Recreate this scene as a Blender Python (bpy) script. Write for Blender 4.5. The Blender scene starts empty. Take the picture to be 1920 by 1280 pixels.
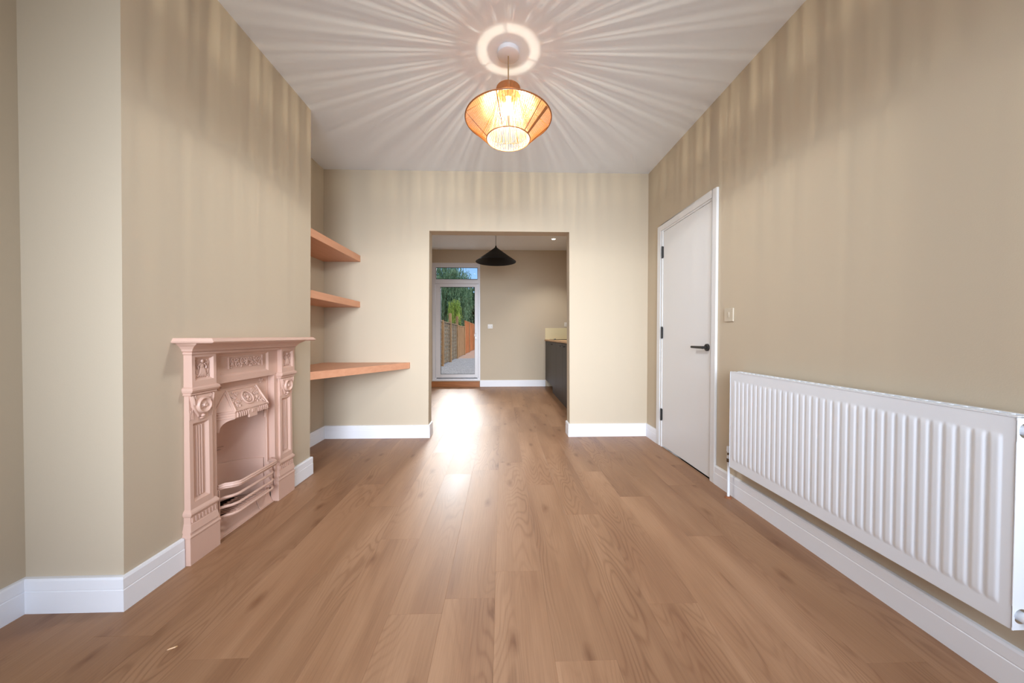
import bpy, bmesh, math, random
from math import pi, sin, cos, sqrt, radians
from mathutils import Vector, Matrix
random.seed(7)
D = bpy.data
SC = bpy.context.scene
COL = SC.collection

# ------------------------------------------------------------------ camera
cam_d = D.cameras.new('camera'); cam = D.objects.new('camera', cam_d); COL.objects.link(cam)
cam.location = (0, 0, 1.038)
cam.rotation_euler = (pi/2 - 0.0176, 0, -0.0294)
cam_d.sensor_width = 36; cam_d.lens = 12.0; cam_d.clip_start = 0.02; cam_d.clip_end = 300
SC.camera = cam

# ------------------------------------------------------------------ world, lights, exposure
w = D.worlds.new('sky'); SC.world = w; w.use_nodes = True
nt = w.node_tree; nt.nodes.clear()
o_ = nt.nodes.new('ShaderNodeOutputWorld'); bg = nt.nodes.new('ShaderNodeBackground')
sky = nt.nodes.new('ShaderNodeTexSky'); sky.sky_type = 'NISHITA'; sky.sun_disc = False
sky.sun_elevation = radians(42); sky.sun_rotation = radians(96); sky.altitude = 50; sky.air_density = 1.0; sky.dust_density = 0.6
tc = nt.nodes.new('ShaderNodeTexCoord'); nz = nt.nodes.new('ShaderNodeTexNoise'); nz.inputs['Scale'].default_value = 5.5; nz.inputs['Detail'].default_value = 7
cr = nt.nodes.new('ShaderNodeValToRGB'); cr.color_ramp.elements[0].position = .46; cr.color_ramp.elements[1].position = .70
mixc = nt.nodes.new('ShaderNodeMixRGB'); mixc.inputs[2].default_value = (7.5, 7.8, 8.2, 1)
nt.links.new(tc.outputs['Generated'], nz.inputs['Vector']); nt.links.new(nz.outputs['Fac'], cr.inputs['Fac'])
nt.links.new(cr.outputs['Color'], mixc.inputs[0])
tint = nt.nodes.new('ShaderNodeMixRGB'); tint.blend_type = 'MULTIPLY'; tint.inputs[0].default_value = 1; tint.inputs[2].default_value = (.74, .88, 1.12, 1)
nt.links.new(sky.outputs['Color'], tint.inputs[1]); nt.links.new(tint.outputs['Color'], mixc.inputs[1])
nt.links.new(mixc.outputs['Color'], bg.inputs['Color']); bg.inputs['Strength'].default_value = 0.19
nt.links.new(bg.outputs['Background'], o_.inputs['Surface'])

def light(name, kind, loc, energy, color=(1, 1, 1), target=None, **kw):
    l = D.lights.new(name, kind); l.energy = energy; l.color = color
    for k, v in kw.items(): setattr(l, k, v)
    ob = D.objects.new(name, l); COL.objects.link(ob); ob.location = loc
    if target is not None:
        ob.rotation_euler = (Vector(target) - Vector(loc)).to_track_quat('-Z', 'Y').to_euler()
    return ob

sun = light('sun', 'SUN', (8, 13, 16), 2.6, (1, .95, .86), target=(-2, 14, 0), angle=radians(1.5))
# daylight through the front bay window behind the camera
light('bay_window_daylight', 'AREA', (0.05, -1.32, 1.5), 58, (.80, .88, 1.0), target=(0.02, 3.0, .75), shape='RECTANGLE', size=2.3, size_y=1.9, spread=radians(68))
# added area lamp standing in for bright sky through the glazed back door
light('garden_sky_fill', 'AREA', (-1.35, 11.0, 4.0), 150, (.97, .97, 1.0), target=(-0.85, 4.0, 0.6), shape='RECTANGLE', size=2.6, size_y=1.3, spread=radians(60))

SC.view_settings.view_transform = 'Standard'; SC.view_settings.look = 'None'
SC.view_settings.gamma = 1.0; SC.view_settings.use_curve_mapping = False
SC.view_settings.exposure = 0.16

# ------------------------------------------------------------------ materials
def s2l(c): return tuple(((v/255)/12.92 if v/255 <= .04045 else ((v/255+.055)/1.055)**2.4) for v in c)
def mat(name, rgb, rough=.5, spec=.5, metal=0, bump=0, bscale=60, var=0, vscale=3, lin=False):
    m = D.materials.new(name); m.use_nodes = True
    n = m.node_tree; b = n.nodes['Principled BSDF']
    c = tuple(rgb) if lin else s2l(rgb)
    b.inputs['Base Color'].default_value = (*c, 1); b.inputs['Roughness'].default_value = rough
    b.inputs['Specular IOR Level'].default_value = spec; b.inputs['Metallic'].default_value = metal
    if bump or var:
        t = n.nodes.new('ShaderNodeTexCoord')
    if bump:
        x = n.nodes.new('ShaderNodeTexNoise'); x.inputs['Scale'].default_value = bscale; x.inputs['Detail'].default_value = 4
        bp = n.nodes.new('ShaderNodeBump'); bp.inputs['Strength'].default_value = bump; bp.inputs['Distance'].default_value = .002
        n.links.new(t.outputs['Object'], x.inputs['Vector']); n.links.new(x.outputs['Fac'], bp.inputs['Height'])
        n.links.new(bp.outputs['Normal'], b.inputs['Normal'])
    if var:
        x = n.nodes.new('ShaderNodeTexNoise'); x.inputs['Scale'].default_value = vscale; x.inputs['Detail'].default_value = 3
        r = n.nodes.new('ShaderNodeMapRange'); r.inputs[3].default_value = 1-var; r.inputs[4].default_value = 1+var
        mx = n.nodes.new('ShaderNodeVectorMath'); mx.operation = 'SCALE'; mx.inputs[0].default_value = c
        n.links.new(t.outputs['Object'], x.inputs['Vector']); n.links.new(x.outputs['Fac'], r.inputs[0])
        n.links.new(r.outputs[0], mx.inputs['Scale']); n.links.new(mx.outputs[0], b.inputs['Base Color'])
    return m

M_wall = mat('beige_wall_paint', (196, 182, 160), .75, .25, bump=.12, bscale=220)
M_ceil = mat('white_ceiling_paint', (240, 245, 252), .85, .2, bump=.08, bscale=200)
M_white = mat('white_satin_paint', (238, 240, 245), .42, .4, bump=.03, bscale=120)
M_door = mat('white_door_paint', (226, 226, 226), .45, .4, bump=.03, bscale=90)
M_rad = mat('radiator_white_enamel', (232, 236, 242), .28, .5)
M_pink = mat('pink_painted_iron', (210, 175, 158), .42, .45, bump=.10, bscale=90, var=.03, vscale=8)
M_black = mat('matt_black_metal', (34, 33, 32), .45, .5)
M_cone = mat('black_lamp_metal', (9, 8, 8), .6, .25)
M_cab = mat('dark_grey_cabinet', (62, 57, 54), .5, .4, bump=.04, bscale=60)
M_cabin = mat('cabinet_recess_dark', (24, 22, 21), .7, .2)
M_chrome = mat('chrome', (200, 202, 205), .15, .5, metal=1)
M_brass = mat('dull_nickel_nut', (120, 112, 98), .35, .5, metal=1)
M_beigeplate = mat('beige_switch_plate', (198, 186, 166), .4, .45)
M_whiteplate = mat('white_socket_plate', (225, 220, 212), .4, .45)
M_upvc = mat('white_upvc', (226, 226, 230), .35, .45)
M_seal = mat('black_glazing_seal', (30, 32, 34), .6, .3)
M_rose = mat('brown_pipe_collar', (140, 84, 50), .5, .4)
M_upst = mat('cream_splashback', (226, 212, 170), .35, .4)
M_hob = mat('black_glass_hob', (12, 12, 13), .12, .5)
M_sub = mat('dark_subfloor', (46, 30, 20), .9, .1)
M_pitshade = mat('dark_pit_shade', (40, 26, 22), .9, .1)  # dark colour puts the shade into the gaps of the grate
M_cable = mat('brown_fabric_cable', (150, 122, 88), .8, .2)
M_rosep = mat('white_ceiling_rose', (222, 220, 222), .5, .4)

def wood_plank():
    m = D.materials.new('oak_laminate'); m.use_nodes = True
    n = m.node_tree; N = n.nodes; L = n.links; b = N['Principled BSDF']
    t = N.new('ShaderNodeTexCoord'); oi = N.new('ShaderNodeObjectInfo')
    cmb = N.new('ShaderNodeCombineXYZ')
    def math_(op, a, c):
        k = N.new('ShaderNodeMath'); k.operation = op
        for i, v in enumerate((a, c)):
            if hasattr(v, 'default_value'): L.new(v, k.inputs[i])
            else: k.inputs[i].default_value = v
        return k.outputs[0]
    L.new(math_('MULTIPLY', oi.outputs['Random'], 37.0), cmb.inputs[0]); L.new(math_('MULTIPLY', oi.outputs['Random'], 91.0), cmb.inputs[1]); L.new(math_('MULTIPLY', oi.outputs['Random'], 13.0), cmb.inputs[2])
    add = N.new('ShaderNodeVectorMath'); add.operation = 'ADD'; L.new(t.outputs['Object'], add.inputs[0]); L.new(cmb.outputs[0], add.inputs[1])
    def noise(sx, sy, detail=3, rough=.5, dist=0):
        mp = N.new('ShaderNodeMapping'); mp.inputs['Scale'].default_value = (sx, sy, 1); L.new(add.outputs[0], mp.inputs['Vector'])
        x = N.new('ShaderNodeTexNoise'); x.inputs['Scale'].default_value = 1; x.inputs['Detail'].default_value = detail
        x.inputs['Roughness'].default_value = rough; x.inputs['Distortion'].default_value = dist
        L.new(mp.outputs[0], x.inputs['Vector']); return x.outputs['Fac']
    def ramp(fac, stops):
        r = N.new('ShaderNodeValToRGB'); e = r.color_ramp.elements
        e[0].position, e[0].color = stops[0][0], (*stops[0][1], 1); e[1].position, e[1].color = stops[-1][0], (*stops[-1][1], 1)
        for p, c in stops[1:-1]: q = e.new(p); q.color = (*c, 1)
        L.new(fac, r.inputs['Fac']); return r.outputs['Color']
    def mix(kind, fac, a, c):
        k = N.new('ShaderNodeMixRGB'); k.blend_type = kind
        for i, v in ((0, fac), (1, a), (2, c)):
            if hasattr(v, 'default_value'): L.new(v, k.inputs[i])
            else: k.inputs[i].default_value = v if i == 0 else (*v, 1)
        return k.outputs[0]
    broad = noise(5.5, .75, 3, .55, .3)
    col = ramp(broad, [(.28, s2l((134, 96, 69))), (.5, s2l((152, 114, 84))), (.74, s2l((168, 130, 99)))])
    # cathedral contour lines of a stretched noise field
    fld = noise(7.0, 1.15, 1.5, .4, .25)
    ln = math_('SINE', math_('MULTIPLY', fld, 150.0), 0.0)
    ln = math_('MULTIPLY', math_('ADD', ln, 1.0), .5)
    ln = math_('POWER', ln, 3.0)
    patch = N.new('ShaderNodeMapRange'); patch.inputs[1].default_value = .45; patch.inputs[2].default_value = .65; L.new(noise(3.2, .9, 2), patch.inputs[0])
    lf = math_('MULTIPLY', ln, math_('MULTIPLY', patch.outputs[0], .5))
    col = mix('MULTIPLY', lf, col, (.60, .50, .43))
    # fine fibres
    fib = noise(210, 5, 3, .6)
    col = mix('MULTIPLY', .32, col, ramp(fib, [(.3, (.66, .62, .58)), (.62, (1.05, 1.04, 1.03))]))
    # knots
    mp = N.new('ShaderNodeMapping'); mp.inputs['Scale'].default_value = (5.2, 2.0, 1); L.new(add.outputs[0], mp.inputs['Vector'])
    wob = N.new('ShaderNodeTexNoise'); wob.inputs['Scale'].default_value = 9; L.new(mp.outputs[0], wob.inputs['Vector'])
    wm = N.new('ShaderNodeMixRGB'); wm.inputs[0].default_value = .08; L.new(mp.outputs[0], wm.inputs[1]); L.new(wob.outputs['Color'], wm.inputs[2])
    vo = N.new('ShaderNodeTexVoronoi'); vo.inputs['Scale'].default_value = 1.0; vo.inputs['Randomness'].default_value = 1; vo.voronoi_dimensions = '2D'
    L.new(wm.outputs[0], vo.inputs['Vector'])
    kn = N.new('ShaderNodeMapRange'); kn.inputs[1].default_value = .12; kn.inputs[2].default_value = .0; L.new(vo.outputs['Distance'], kn.inputs[0])
    sepc = N.new('ShaderNodeSeparateColor'); L.new(vo.outputs['Color'], sepc.inputs[0])
    pick = math_('GREATER_THAN', sepc.outputs[0], .52)
    col = mix('MULTIPLY', math_('MULTIPLY', math_('MULTIPLY', kn.outputs[0], pick), .8), col, (.52, .40, .32))
    # plank to plank tone
    tone = N.new('ShaderNodeMapRange'); tone.inputs[3].default_value = .94; tone.inputs[4].default_value = 1.04; L.new(oi.outputs['Random'], tone.inputs[0])
    sc_ = N.new('ShaderNodeVectorMath'); sc_.operation = 'SCALE'; L.new(col, sc_.inputs[0]); L.new(tone.outputs[0], sc_.inputs['Scale'])
    L.new(sc_.outputs[0], b.inputs['Base Color'])
    rr = N.new('ShaderNodeMapRange'); rr.inputs[3].default_value = .38; rr.inputs[4].default_value = .54; L.new(broad, rr.inputs[0]); L.new(rr.outputs[0], b.inputs['Roughness'])
    b.inputs['Specular IOR Level'].default_value = .42
    bp = N.new('ShaderNodeBump'); bp.inputs['Strength'].default_value = .22; bp.inputs['Distance'].default_value = .0015
    L.new(math_('ADD', math_('MULTIPLY', fib, .5), math_('ADD', math_('MULTIPLY', lf, -.8), math_('MULTIPLY', noise(9, 2.5, 2), 1.2))), bp.inputs['Height']); L.new(bp.outputs['Normal'], b.inputs['Normal'])
    return m
M_floor = wood_plank()

def grain_mat(name, c0, c1, scale, rough=.45, bump=.1, spec=.4):
    m = D.materials.new(name); m.use_nodes = True; n = m.node_tree; b = n.nodes['Principled BSDF']
    t = n.nodes.new('ShaderNodeTexCoord'); mp = n.nodes.new('ShaderNodeMapping'); mp.inputs['Scale'].default_value = scale
    x = n.nodes.new('ShaderNodeTexNoise'); x.inputs['Scale'].default_value = 1; x.inputs['Detail'].default_value = 4; x.inputs['Distortion'].default_value = .4
    r = n.nodes.new('ShaderNodeValToRGB'); r.color_ramp.elements[0].position = .3; r.color_ramp.elements[1].position = .7
    r.color_ramp.elements[0].color = (*s2l(c0), 1); r.color_ramp.elements[1].color = (*s2l(c1), 1)
    n.links.new(t.outputs['Object'], mp.inputs['Vector']); n.links.new(mp.outputs[0], x.inputs['Vector']); n.links.new(x.outputs['Fac'], r.inputs['Fac'])
    n.links.new(r.outputs['Color'], b.inputs['Base Color']); b.inputs['Roughness'].default_value = rough; b.inputs['Specular IOR Level'].default_value = spec
    if bump:
        bp = n.nodes.new('ShaderNodeBump'); bp.inputs['Strength'].default_value = bump; bp.inputs['Distance'].default_value = .001
        n.links.new(x.outputs['Fac'], bp.inputs['Height']); n.links.new(bp.outputs['Normal'], b.inputs['Normal'])
    return m
M_terra = grain_mat('terracotta_painted_timber', (204, 146, 112), (213, 157, 123), (40, 4, 40), .42)
M_oak = grain_mat('oak_worktop', (196, 152, 104), (214, 174, 128), (30, 3, 30), .4)
M_step = grain_mat('oak_threshold', (150, 92, 48), (176, 112, 62), (4, 40, 40), .42)
M_trellis = grain_mat('brown_trellis_wood', (124, 100, 76), (152, 126, 98), (3, 3, 9), .85)
M_pale = grain_mat('weathered_fence_panel', (178, 164, 144), (206, 194, 176), (3, 9, 3), .85)
M_post = grain_mat('brown_fence_post', (150, 108, 70), (186, 142, 98), (9, 9, 2), .85)
M_orange = grain_mat('orange_fence_board', (176, 98, 48), (206, 128, 70), (9, 9, 2), .85)
M_bark = grain_mat('bark', (88, 72, 56), (120, 102, 82), (8, 8, 2), .9)
M_gravel = mat('grey_gravel', (150, 145, 146), .9, .2, bump=1.0, bscale=40, var=.5, vscale=28)
M_earth = mat('brown_path', (176, 146, 130), .95, .1, bump=.6, bscale=20, var=.25, vscale=6)
M_pebble = mat('pale_gravel_stone', (170, 165, 166), .85, .3, var=.5, vscale=9)

def leaf_mat(name, a, bcol):
    m = D.materials.new(name); m.use_nodes = True; n = m.node_tree; b = n.nodes['Principled BSDF']
    t = n.nodes.new('ShaderNodeTexCoord'); x = n.nodes.new('ShaderNodeTexNoise'); x.inputs['Scale'].default_value = 2.2; x.inputs['Detail'].default_value = 5
    r = n.nodes.new('ShaderNodeValToRGB'); r.color_ramp.elements[0].position = .35; r.color_ramp.elements[1].position = .68
    r.color_ramp.elements[0].color = (*s2l(a), 1); r.color_ramp.elements[1].color = (*s2l(bcol), 1)
    n.links.new(t.outputs['Object'], x.inputs['Vector']); n.links.new(x.outputs['Fac'], r.inputs['Fac']); n.links.new(r.outputs['Color'], b.inputs['Base Color'])
    b.inputs['Roughness'].default_value = .6
    tr = n.nodes.new('ShaderNodeBsdfTranslucent'); mx = n.nodes.new('ShaderNodeMixShader'); mx.inputs[0].default_value = .3
    n.links.new(r.outputs['Color'], tr.inputs['Color']); n.links.new(b.outputs[0], mx.inputs[1]); n.links.new(tr.outputs[0], mx.inputs[2])
    n.links.new(mx.outputs[0], n.nodes['Material Output'].inputs['Surface']); return m
M_willow = leaf_mat('willow_leaf', (60, 98, 66), (150, 178, 134))
M_lime = leaf_mat('lime_leaf', (120, 150, 52), (190, 202, 92))
M_dark = leaf_mat('dark_leaf', (40, 70, 46), (84, 116, 78))

def bamboo(nm, ca, cb_):
    m = D.materials.new(nm); m.use_nodes = True; n = m.node_tree; b = n.nodes['Principled BSDF']
    b.inputs['Base Color'].default_value = (*s2l(ca), 1); b.inputs['Roughness'].default_value = .5
    tr = n.nodes.new('ShaderNodeBsdfTranslucent'); tr.inputs['Color'].default_value = (*s2l(cb_), 1)
    mx = n.nodes.new('ShaderNodeMixShader'); mx.inputs[0].default_value = .3
    n.links.new(b.outputs[0], mx.inputs[1]); n.links.new(tr.outputs[0], mx.inputs[2]); n.links.new(mx.outputs[0], n.nodes['Material Output'].inputs['Surface'])
    return m
M_bamboo = bamboo('bamboo_cane', (230, 180, 118), (242, 194, 122))
M_inner = bamboo('bulb_lit_inner_cane', (246, 226, 188), (250, 226, 180))  # inner cane paled, the bulb's glow put into its colour
M_rim = mat('brown_cane_rim', (150, 92, 48), .5, .4)
def emis(name, c, s):
    m = D.materials.new(name); m.use_nodes = True; b = m.node_tree.nodes['Principled BSDF']
    b.inputs['Base Color'].default_value = (*c, 1); b.inputs['Emission Color'].default_value = (*c, 1); b.inputs['Emission Strength'].default_value = s; return m
M_fil = emis('bulb_filament', (1, .74, .42), 260)
M_led = emis('downlight_lens', (1, .93, .8), 14)
def clear(name, tint, gl):
    m = D.materials.new(name); m.use_nodes = True; n = m.node_tree; n.nodes.remove(n.nodes['Principled BSDF'])
    tr = n.nodes.new('ShaderNodeBsdfTransparent'); tr.inputs[0].default_value = (*tint, 1)
    g = n.nodes.new('ShaderNodeBsdfGlossy'); g.inputs['Roughness'].default_value = .02
    fr = n.nodes.new('ShaderNodeFresnel'); fr.inputs[0].default_value = gl
    mx = n.nodes.new('ShaderNodeMixShader'); n.links.new(fr.outputs[0], mx.inputs[0]); n.links.new(tr.outputs[0], mx.inputs[1]); n.links.new(g.outputs[0], mx.inputs[2])
    n.links.new(mx.outputs[0], n.nodes['Material Output'].inputs['Surface']); return m
M_glass = clear('window_glass', (.94, .97, .96), 1.45)
M_bulbglass = D.materials.new('frosted_bulb_glow'); M_bulbglass.use_nodes = True
n = M_bulbglass.node_tree; n.nodes.remove(n.nodes['Principled BSDF']); a_ = n.nodes.new('ShaderNodeAddShader'); e_ = n.nodes.new('ShaderNodeEmission'); t_ = n.nodes.new('ShaderNodeBsdfTransparent')
e_.inputs['Color'].default_value = (1, .86, .62, 1); e_.inputs['Strength'].default_value = 9
n.links.new(e_.outputs[0], a_.inputs[0]); n.links.new(t_.outputs[0], a_.inputs[1]); n.links.new(a_.outputs[0], n.nodes['Material Output'].inputs['Surface'])

# ------------------------------------------------------------------ mesh helpers
class MB:
    def __init__(s): s.v = []; s.f = []
    def poly(s, pts):
        i = len(s.v); s.v += [tuple(p) for p in pts]; s.f.append(tuple(range(i, i+len(pts))))
    def hexa(s, b, t):                      # bottom quad ccw seen from above, top quad
        i = len(s.v); s.v += [tuple(p) for p in b] + [tuple(p) for p in t]
        s.f += [(i+3, i+2, i+1, i), (i+4, i+5, i+6, i+7)] + [(i+k, i+(k+1) % 4, i+4+(k+1) % 4, i+4+k) for k in range(4)]
        return s
    def box(s, x0, x1, y0, y1, z0, z1):
        s.hexa([(x0, y0, z0), (x1, y0, z0), (x1, y1, z0), (x0, y1, z0)], [(x0, y0, z1), (x1, y0, z1), (x1, y1, z1), (x0, y1, z1)]); return s
    def tube(s, pts, r, n=8, cap=True, up=None):
        pts = [Vector(p) for p in pts]; rs = r if isinstance(r, (list, tuple)) else [r]*len(pts)
        i0 = len(s.v); prev = None
        for k, p in enumerate(pts):
            t = (pts[min(k+1, len(pts)-1)] - pts[max(k-1, 0)]).normalized()
            if prev is None:
                a = Vector(up) if up else (Vector((0, 0, 1)) if abs(t.z) < .9 else Vector((1, 0, 0)))
            else: a = prev
            a = (a - t*a.dot(t)).normalized(); prev = a; c = t.cross(a)
            for j in range(n):
                q = 2*pi*j/n; s.v.append(tuple(p + (a*cos(q)+c*sin(q))*rs[k]))
        for k in range(len(pts)-1):
            for j in range(n):
                a = i0+k*n+j; b = i0+k*n+(j+1) % n; s.f.append((a, b, b+n, a+n))
        if cap:
            s.f.append(tuple(i0+j for j in reversed(range(n)))); e = i0+(len(pts)-1)*n; s.f.append(tuple(e+j for j in range(n)))
        return s
    def lathe(s, prof, c=(0, 0, 0), n=32, axis='z', closed=False):
        i0 = len(s.v)
        for r, h in prof:
            for j in range(n):
                q = 2*pi*j/n; a, b = r*cos(q), r*sin(q)
                p = {'z': (a, b, h), 'x': (h, a, b), 'y': (b, h, a)}[axis]
                s.v.append((c[0]+p[0], c[1]+p[1], c[2]+p[2]))
        m = len(prof)
        for k in range(m if closed else m-1):
            for j in range(n):
                a = i0+k*n+j; b = i0+k*n+(j+1) % n; k2 = (k+1) % m
                s.f.append((a, b, i0+k2*n+(j+1) % n, i0+k2*n+j))
        return s
    def ell(s, c, r, n=8, m=6):
        c = Vector(c); i0 = len(s.v)
        for k in range(m+1):
            th = pi*k/m
            for j in range(n):
                ph = 2*pi*j/n; s.v.append((c.x+r[0]*sin(th)*cos(ph), c.y+r[1]*sin(th)*sin(ph), c.z+r[2]*cos(th)))
        for k in range(m):
            for j in range(n):
                a = i0+k*n+j; b = i0+k*n+(j+1) % n; s.f.append((a, a+n, b+n, b))
        return s
    def sweep(s, path, prof, closed_prof=True):   # path in xy; profile (distance to the right of travel, z)
        P = [Vector((p[0], p[1])) for p in path]; i0 = len(s.v); m = len(prof)
        for k, p in enumerate(P):
            def nrm(a, b): d = (b-a).normalized(); return Vector((d.y, -d.x))
            if k == 0: o = nrm(P[0], P[1])
            elif k == len(P)-1: o = nrm(P[-2], P[-1])
            else:
                a, b = nrm(P[k-1], p), nrm(p, P[k+1]); o = (a+b); o = o/ (o.dot(a))
            for d, z in prof: q = p+o*d; s.v.append((q.x, q.y, z))
        for k in range(len(P)-1):
            for j in range(m if closed_prof else m-1):
                a = i0+k*m+j; b = i0+k*m+(j+1) % m; s.f.append((a, b, b+m, a+m))
        s.f.append(tuple(i0+j for j in reversed(range(m)))); e = i0+(len(P)-1)*m; s.f.append(tuple(e+j for j in range(m)))
        return s
    def xf(s, fn): s.v = [tuple(fn(*p)) for p in s.v]; return s

def obj(name, mb, m, parent=None, bevel=0, smooth=False, seg=2, label=None, kind=None):
    me = D.meshes.new(name); me.from_pydata(mb.v, [], mb.f); me.validate()
    bm = bmesh.new(); bm.from_mesh(me); bmesh.ops.remove_doubles(bm, verts=bm.verts, dist=1e-6); bmesh.ops.recalc_face_normals(bm, faces=bm.faces)
    bm.to_mesh(me); bm.free()
    me.materials.append(m)
    if smooth:
        for p in me.polygons: p.use_smooth = True
        try: me.set_sharp_from_angle(angle=radians(40))
        except Exception: pass
    ob = D.objects.new(name, me); COL.objects.link(ob)
    if parent:
        ob.parent = parent
        # geometry was written in world space: bring it into the parent's frame
        q = parent; off = Vector((0, 0, 0))
        while q: off += q.location; q = q.parent
        if off.length > 0: me.transform(Matrix.Translation(-off))
    if bevel:
        bv = ob.modifiers.new('bevel', 'BEVEL'); bv.width = bevel; bv.segments = seg; bv.limit_method = 'ANGLE'; bv.angle_limit = radians(35)
    if label: ob['label'] = label
    if kind: ob['kind'] = kind
    return ob
def thing(name, label, cat, loc, group=None, kind=None):
    o = D.objects.new(name, None); COL.objects.link(o); o.location = loc; o.empty_display_size = .05
    if label: o['label'] = label
    if cat: o['category'] = cat
    if group: o['group'] = group
    if kind: o['kind'] = kind
    return o
def tag(o, label, cat, group=None, kind=None):
    o['label'] = label; o['category'] = cat
    if group: o['group'] = group
    if kind: o['kind'] = kind
    return o
def struct(name, mb, m, label, cat, **k):
    o = obj(name, mb, m, **k); o['kind'] = 'structure'; o['label'] = label; o['category'] = cat; return o
def setloc(o, loc):     # give a single mesh its own origin
    o.data.transform(Matrix.Translation(-Vector(loc))); o.location = loc; return o

# ------------------------------------------------------------------ room dimensions
XL, XLT = -1.794, -1.772        # alcove wall, bottom / top
XC, XCT = -1.437, -1.401        # chimney breast face
XR = 1.5; YB = 3.479; YB2 = 3.619; YN = 1.323; YF = 2.579; YK = 6.94
HC = 2.69; HK = 2.766; Y0 = -1.25
OL, OLT, OR, ORT, OH = -.749, -.731, .696, .686, 2.091

# ------------------------------------------------------------------ floor: one board per object
sub = MB(); sub.box(-1.80, 1.5, Y0, YK, -.06, -.0092)
floor = struct('floor', sub, M_sub, 'oak laminate floor of long planks running from the front room into the kitchen', 'floor')
PW, PL = .197, 1.285; E0 = -.225
joints = {-1: 1.265, 1: 1.486, 3+1: 1.287, -5: 1.67, -4: 1.106, -3: 2.08, 0: 2.62, 2: 2.35, 3: 1.95, -2: 1.74, 5: 2.16, 6: 1.72, 7: 1.03, 8: 1.4, -6: 1.2, -7: 2.3, -8: 1.75}
full = None
for k in range(-8, 9):
    x0, x1 = max(E0+PW*k, -1.798), min(E0+PW*(k+1), 1.5)
    if x1-x0 < .01: continue
    j = joints.get(k, 1.5); ys = sorted([j+PL*i for i in range(-4, 6)])
    for a, b in zip(ys[:-1], ys[1:]):
        a, b = max(a, Y0), min(b, YK)
        if b-a < .02: continue
        wd = x1-x0
        isfull = abs(wd-PW) < 1e-6 and abs(b-a-PL) < 1e-6
        c = ((x0+x1)/2, (a+b)/2, 0)
        if isfull and full:
            o = full.copy(); COL.objects.link(o); o.parent = floor; o.location = c; continue
        g = .00012; e = .0005; q = MB()
        hx, hy = wd/2-g, (b-a)/2-g
        q.hexa([(-hx, -hy, -.009), (hx, -hy, -.009), (hx, hy, -.009), (-hx, hy, -.009)], [(-hx, -hy, -e*.5), (hx, -hy, -e*.5), (hx, hy, -e*.5), (-hx, hy, -e*.5)])
        del q.f[1]; n0 = len(q.v); q.v += [(-hx+e, -hy+e, 0), (hx-e, -hy+e, 0), (hx-e, hy-e, 0), (-hx+e, hy-e, 0)]
        q.f.append((n0, n0+1, n0+2, n0+3)); q.f += [(4+i, 4+(i+1) % 4, n0+(i+1) % 4, n0+i) for i in range(4)]
        o = obj('plank', q, M_floor); o.parent = floor; o.location = c
        if isfull: full = o

# ------------------------------------------------------------------ walls and ceilings
wl = MB(); T = .12
wl.hexa([(XL-T, Y0, 0), (XL, Y0, 0), (XL, YB, 0), (XL-T, YB, 0)], [(XLT-T, Y0, HC), (XLT, Y0, HC), (XLT, YB, HC), (XLT-T, YB, HC)])
struct('wall_left', wl, M_wall, 'beige painted left wall at the back of the alcoves', 'wall')
# chimney breast with the fireplace hole
def xb(z): return XC + (XCT-XC)*z/HC
hy0, hy1, hz = 1.70, 2.19, .985
br = MB()
def bq(y0, y1, z0, z1): br.poly([(xb(z0), y0, z0), (xb(z0), y1, z0), (xb(z1), y1, z1), (xb(z1), y0, z1)])
bq(YN, hy0, 0, hz); bq(hy1, YF, 0, hz); bq(YN, hy0, hz, HC); bq(hy0, hy1, hz, HC); bq(hy1, YF, hz, HC)
for y in (YN, YF):
    a = [(XL, y, 0), (xb(0), y, 0), (xb(hz), y, hz), (xb(HC), y, HC), (XLT, y, HC)]
    br.poly(a)
for (p, q) in (((hy0, 0), (hy0, hz)), ((hy0, hz), (hy1, hz)), ((hy1, hz), (hy1, 0))):
    br.poly([(xb(p[1]), p[0], p[1]), (xb(q[1]), q[0], q[1]), (xb(q[1])-.1, q[0], q[1]), (xb(p[1])-.1, p[0], p[1])])
struct('wall_chimney_breast', br, M_wall, 'beige chimney breast projecting from the left wall around the pink fireplace', 'wall')
wb = MB()
wb.hexa([(-2.0, YB, 0), (OL, YB, 0), (OL, YB2, 0), (-2.0, YB2, 0)], [(-2.0, YB, OH), (OLT, YB, OH), (OLT, YB2, OH), (-2.0, YB2, OH)])
wb.hexa([(OR, YB, 0), (XR+.1, YB, 0), (XR+.1, YB2, 0), (OR, YB2, 0)], [(ORT, YB, OH), (XR+.1, YB, OH), (XR+.1, YB2, OH), (ORT, YB2, OH)])
wb.box(-2.0, XR+.1, YB, YB2, OH, HK+.06)
struct('wall_back', wb, M_wall, 'beige back wall with the wide square opening to the kitchen', 'wall')
DY0, DY1, DH = 2.350, 3.170, 2.025
wr = MB()
wr.box(XR, XR+T, Y0, DY0, 0, HK+.05); wr.box(XR, XR+T, DY1, YK, 0, HK+.05); wr.box(XR, XR+T, DY0, DY1, DH, HK+.05)
wr.box(XR+T, XR+T+.02, DY0-.1, DY1+.1, 0, DH+.1)
struct('wall_right', wr, M_wall, 'beige right wall with the white door and the radiator', 'wall')
wf = MB(); wx0, wx1, wz0, wz1 = -1.1, 1.3, .5, 2.45
wf.box(-2, wx0, Y0-T, Y0, 0, HC+.1); wf.box(wx1, XR+.1, Y0-T, Y0, 0, HC+.1); wf.box(wx0, wx1, Y0-T, Y0, 0, wz0); wf.box(wx0, wx1, Y0-T, Y0, wz1, HC+.1)
struct('wall_front', wf, M_wall, 'beige front wall around the bay window behind the camera', 'wall')
c1 = MB(); c1.box(-2.0, XR+.1, Y0-T, YB+.01, HC, HC+.08)
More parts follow.
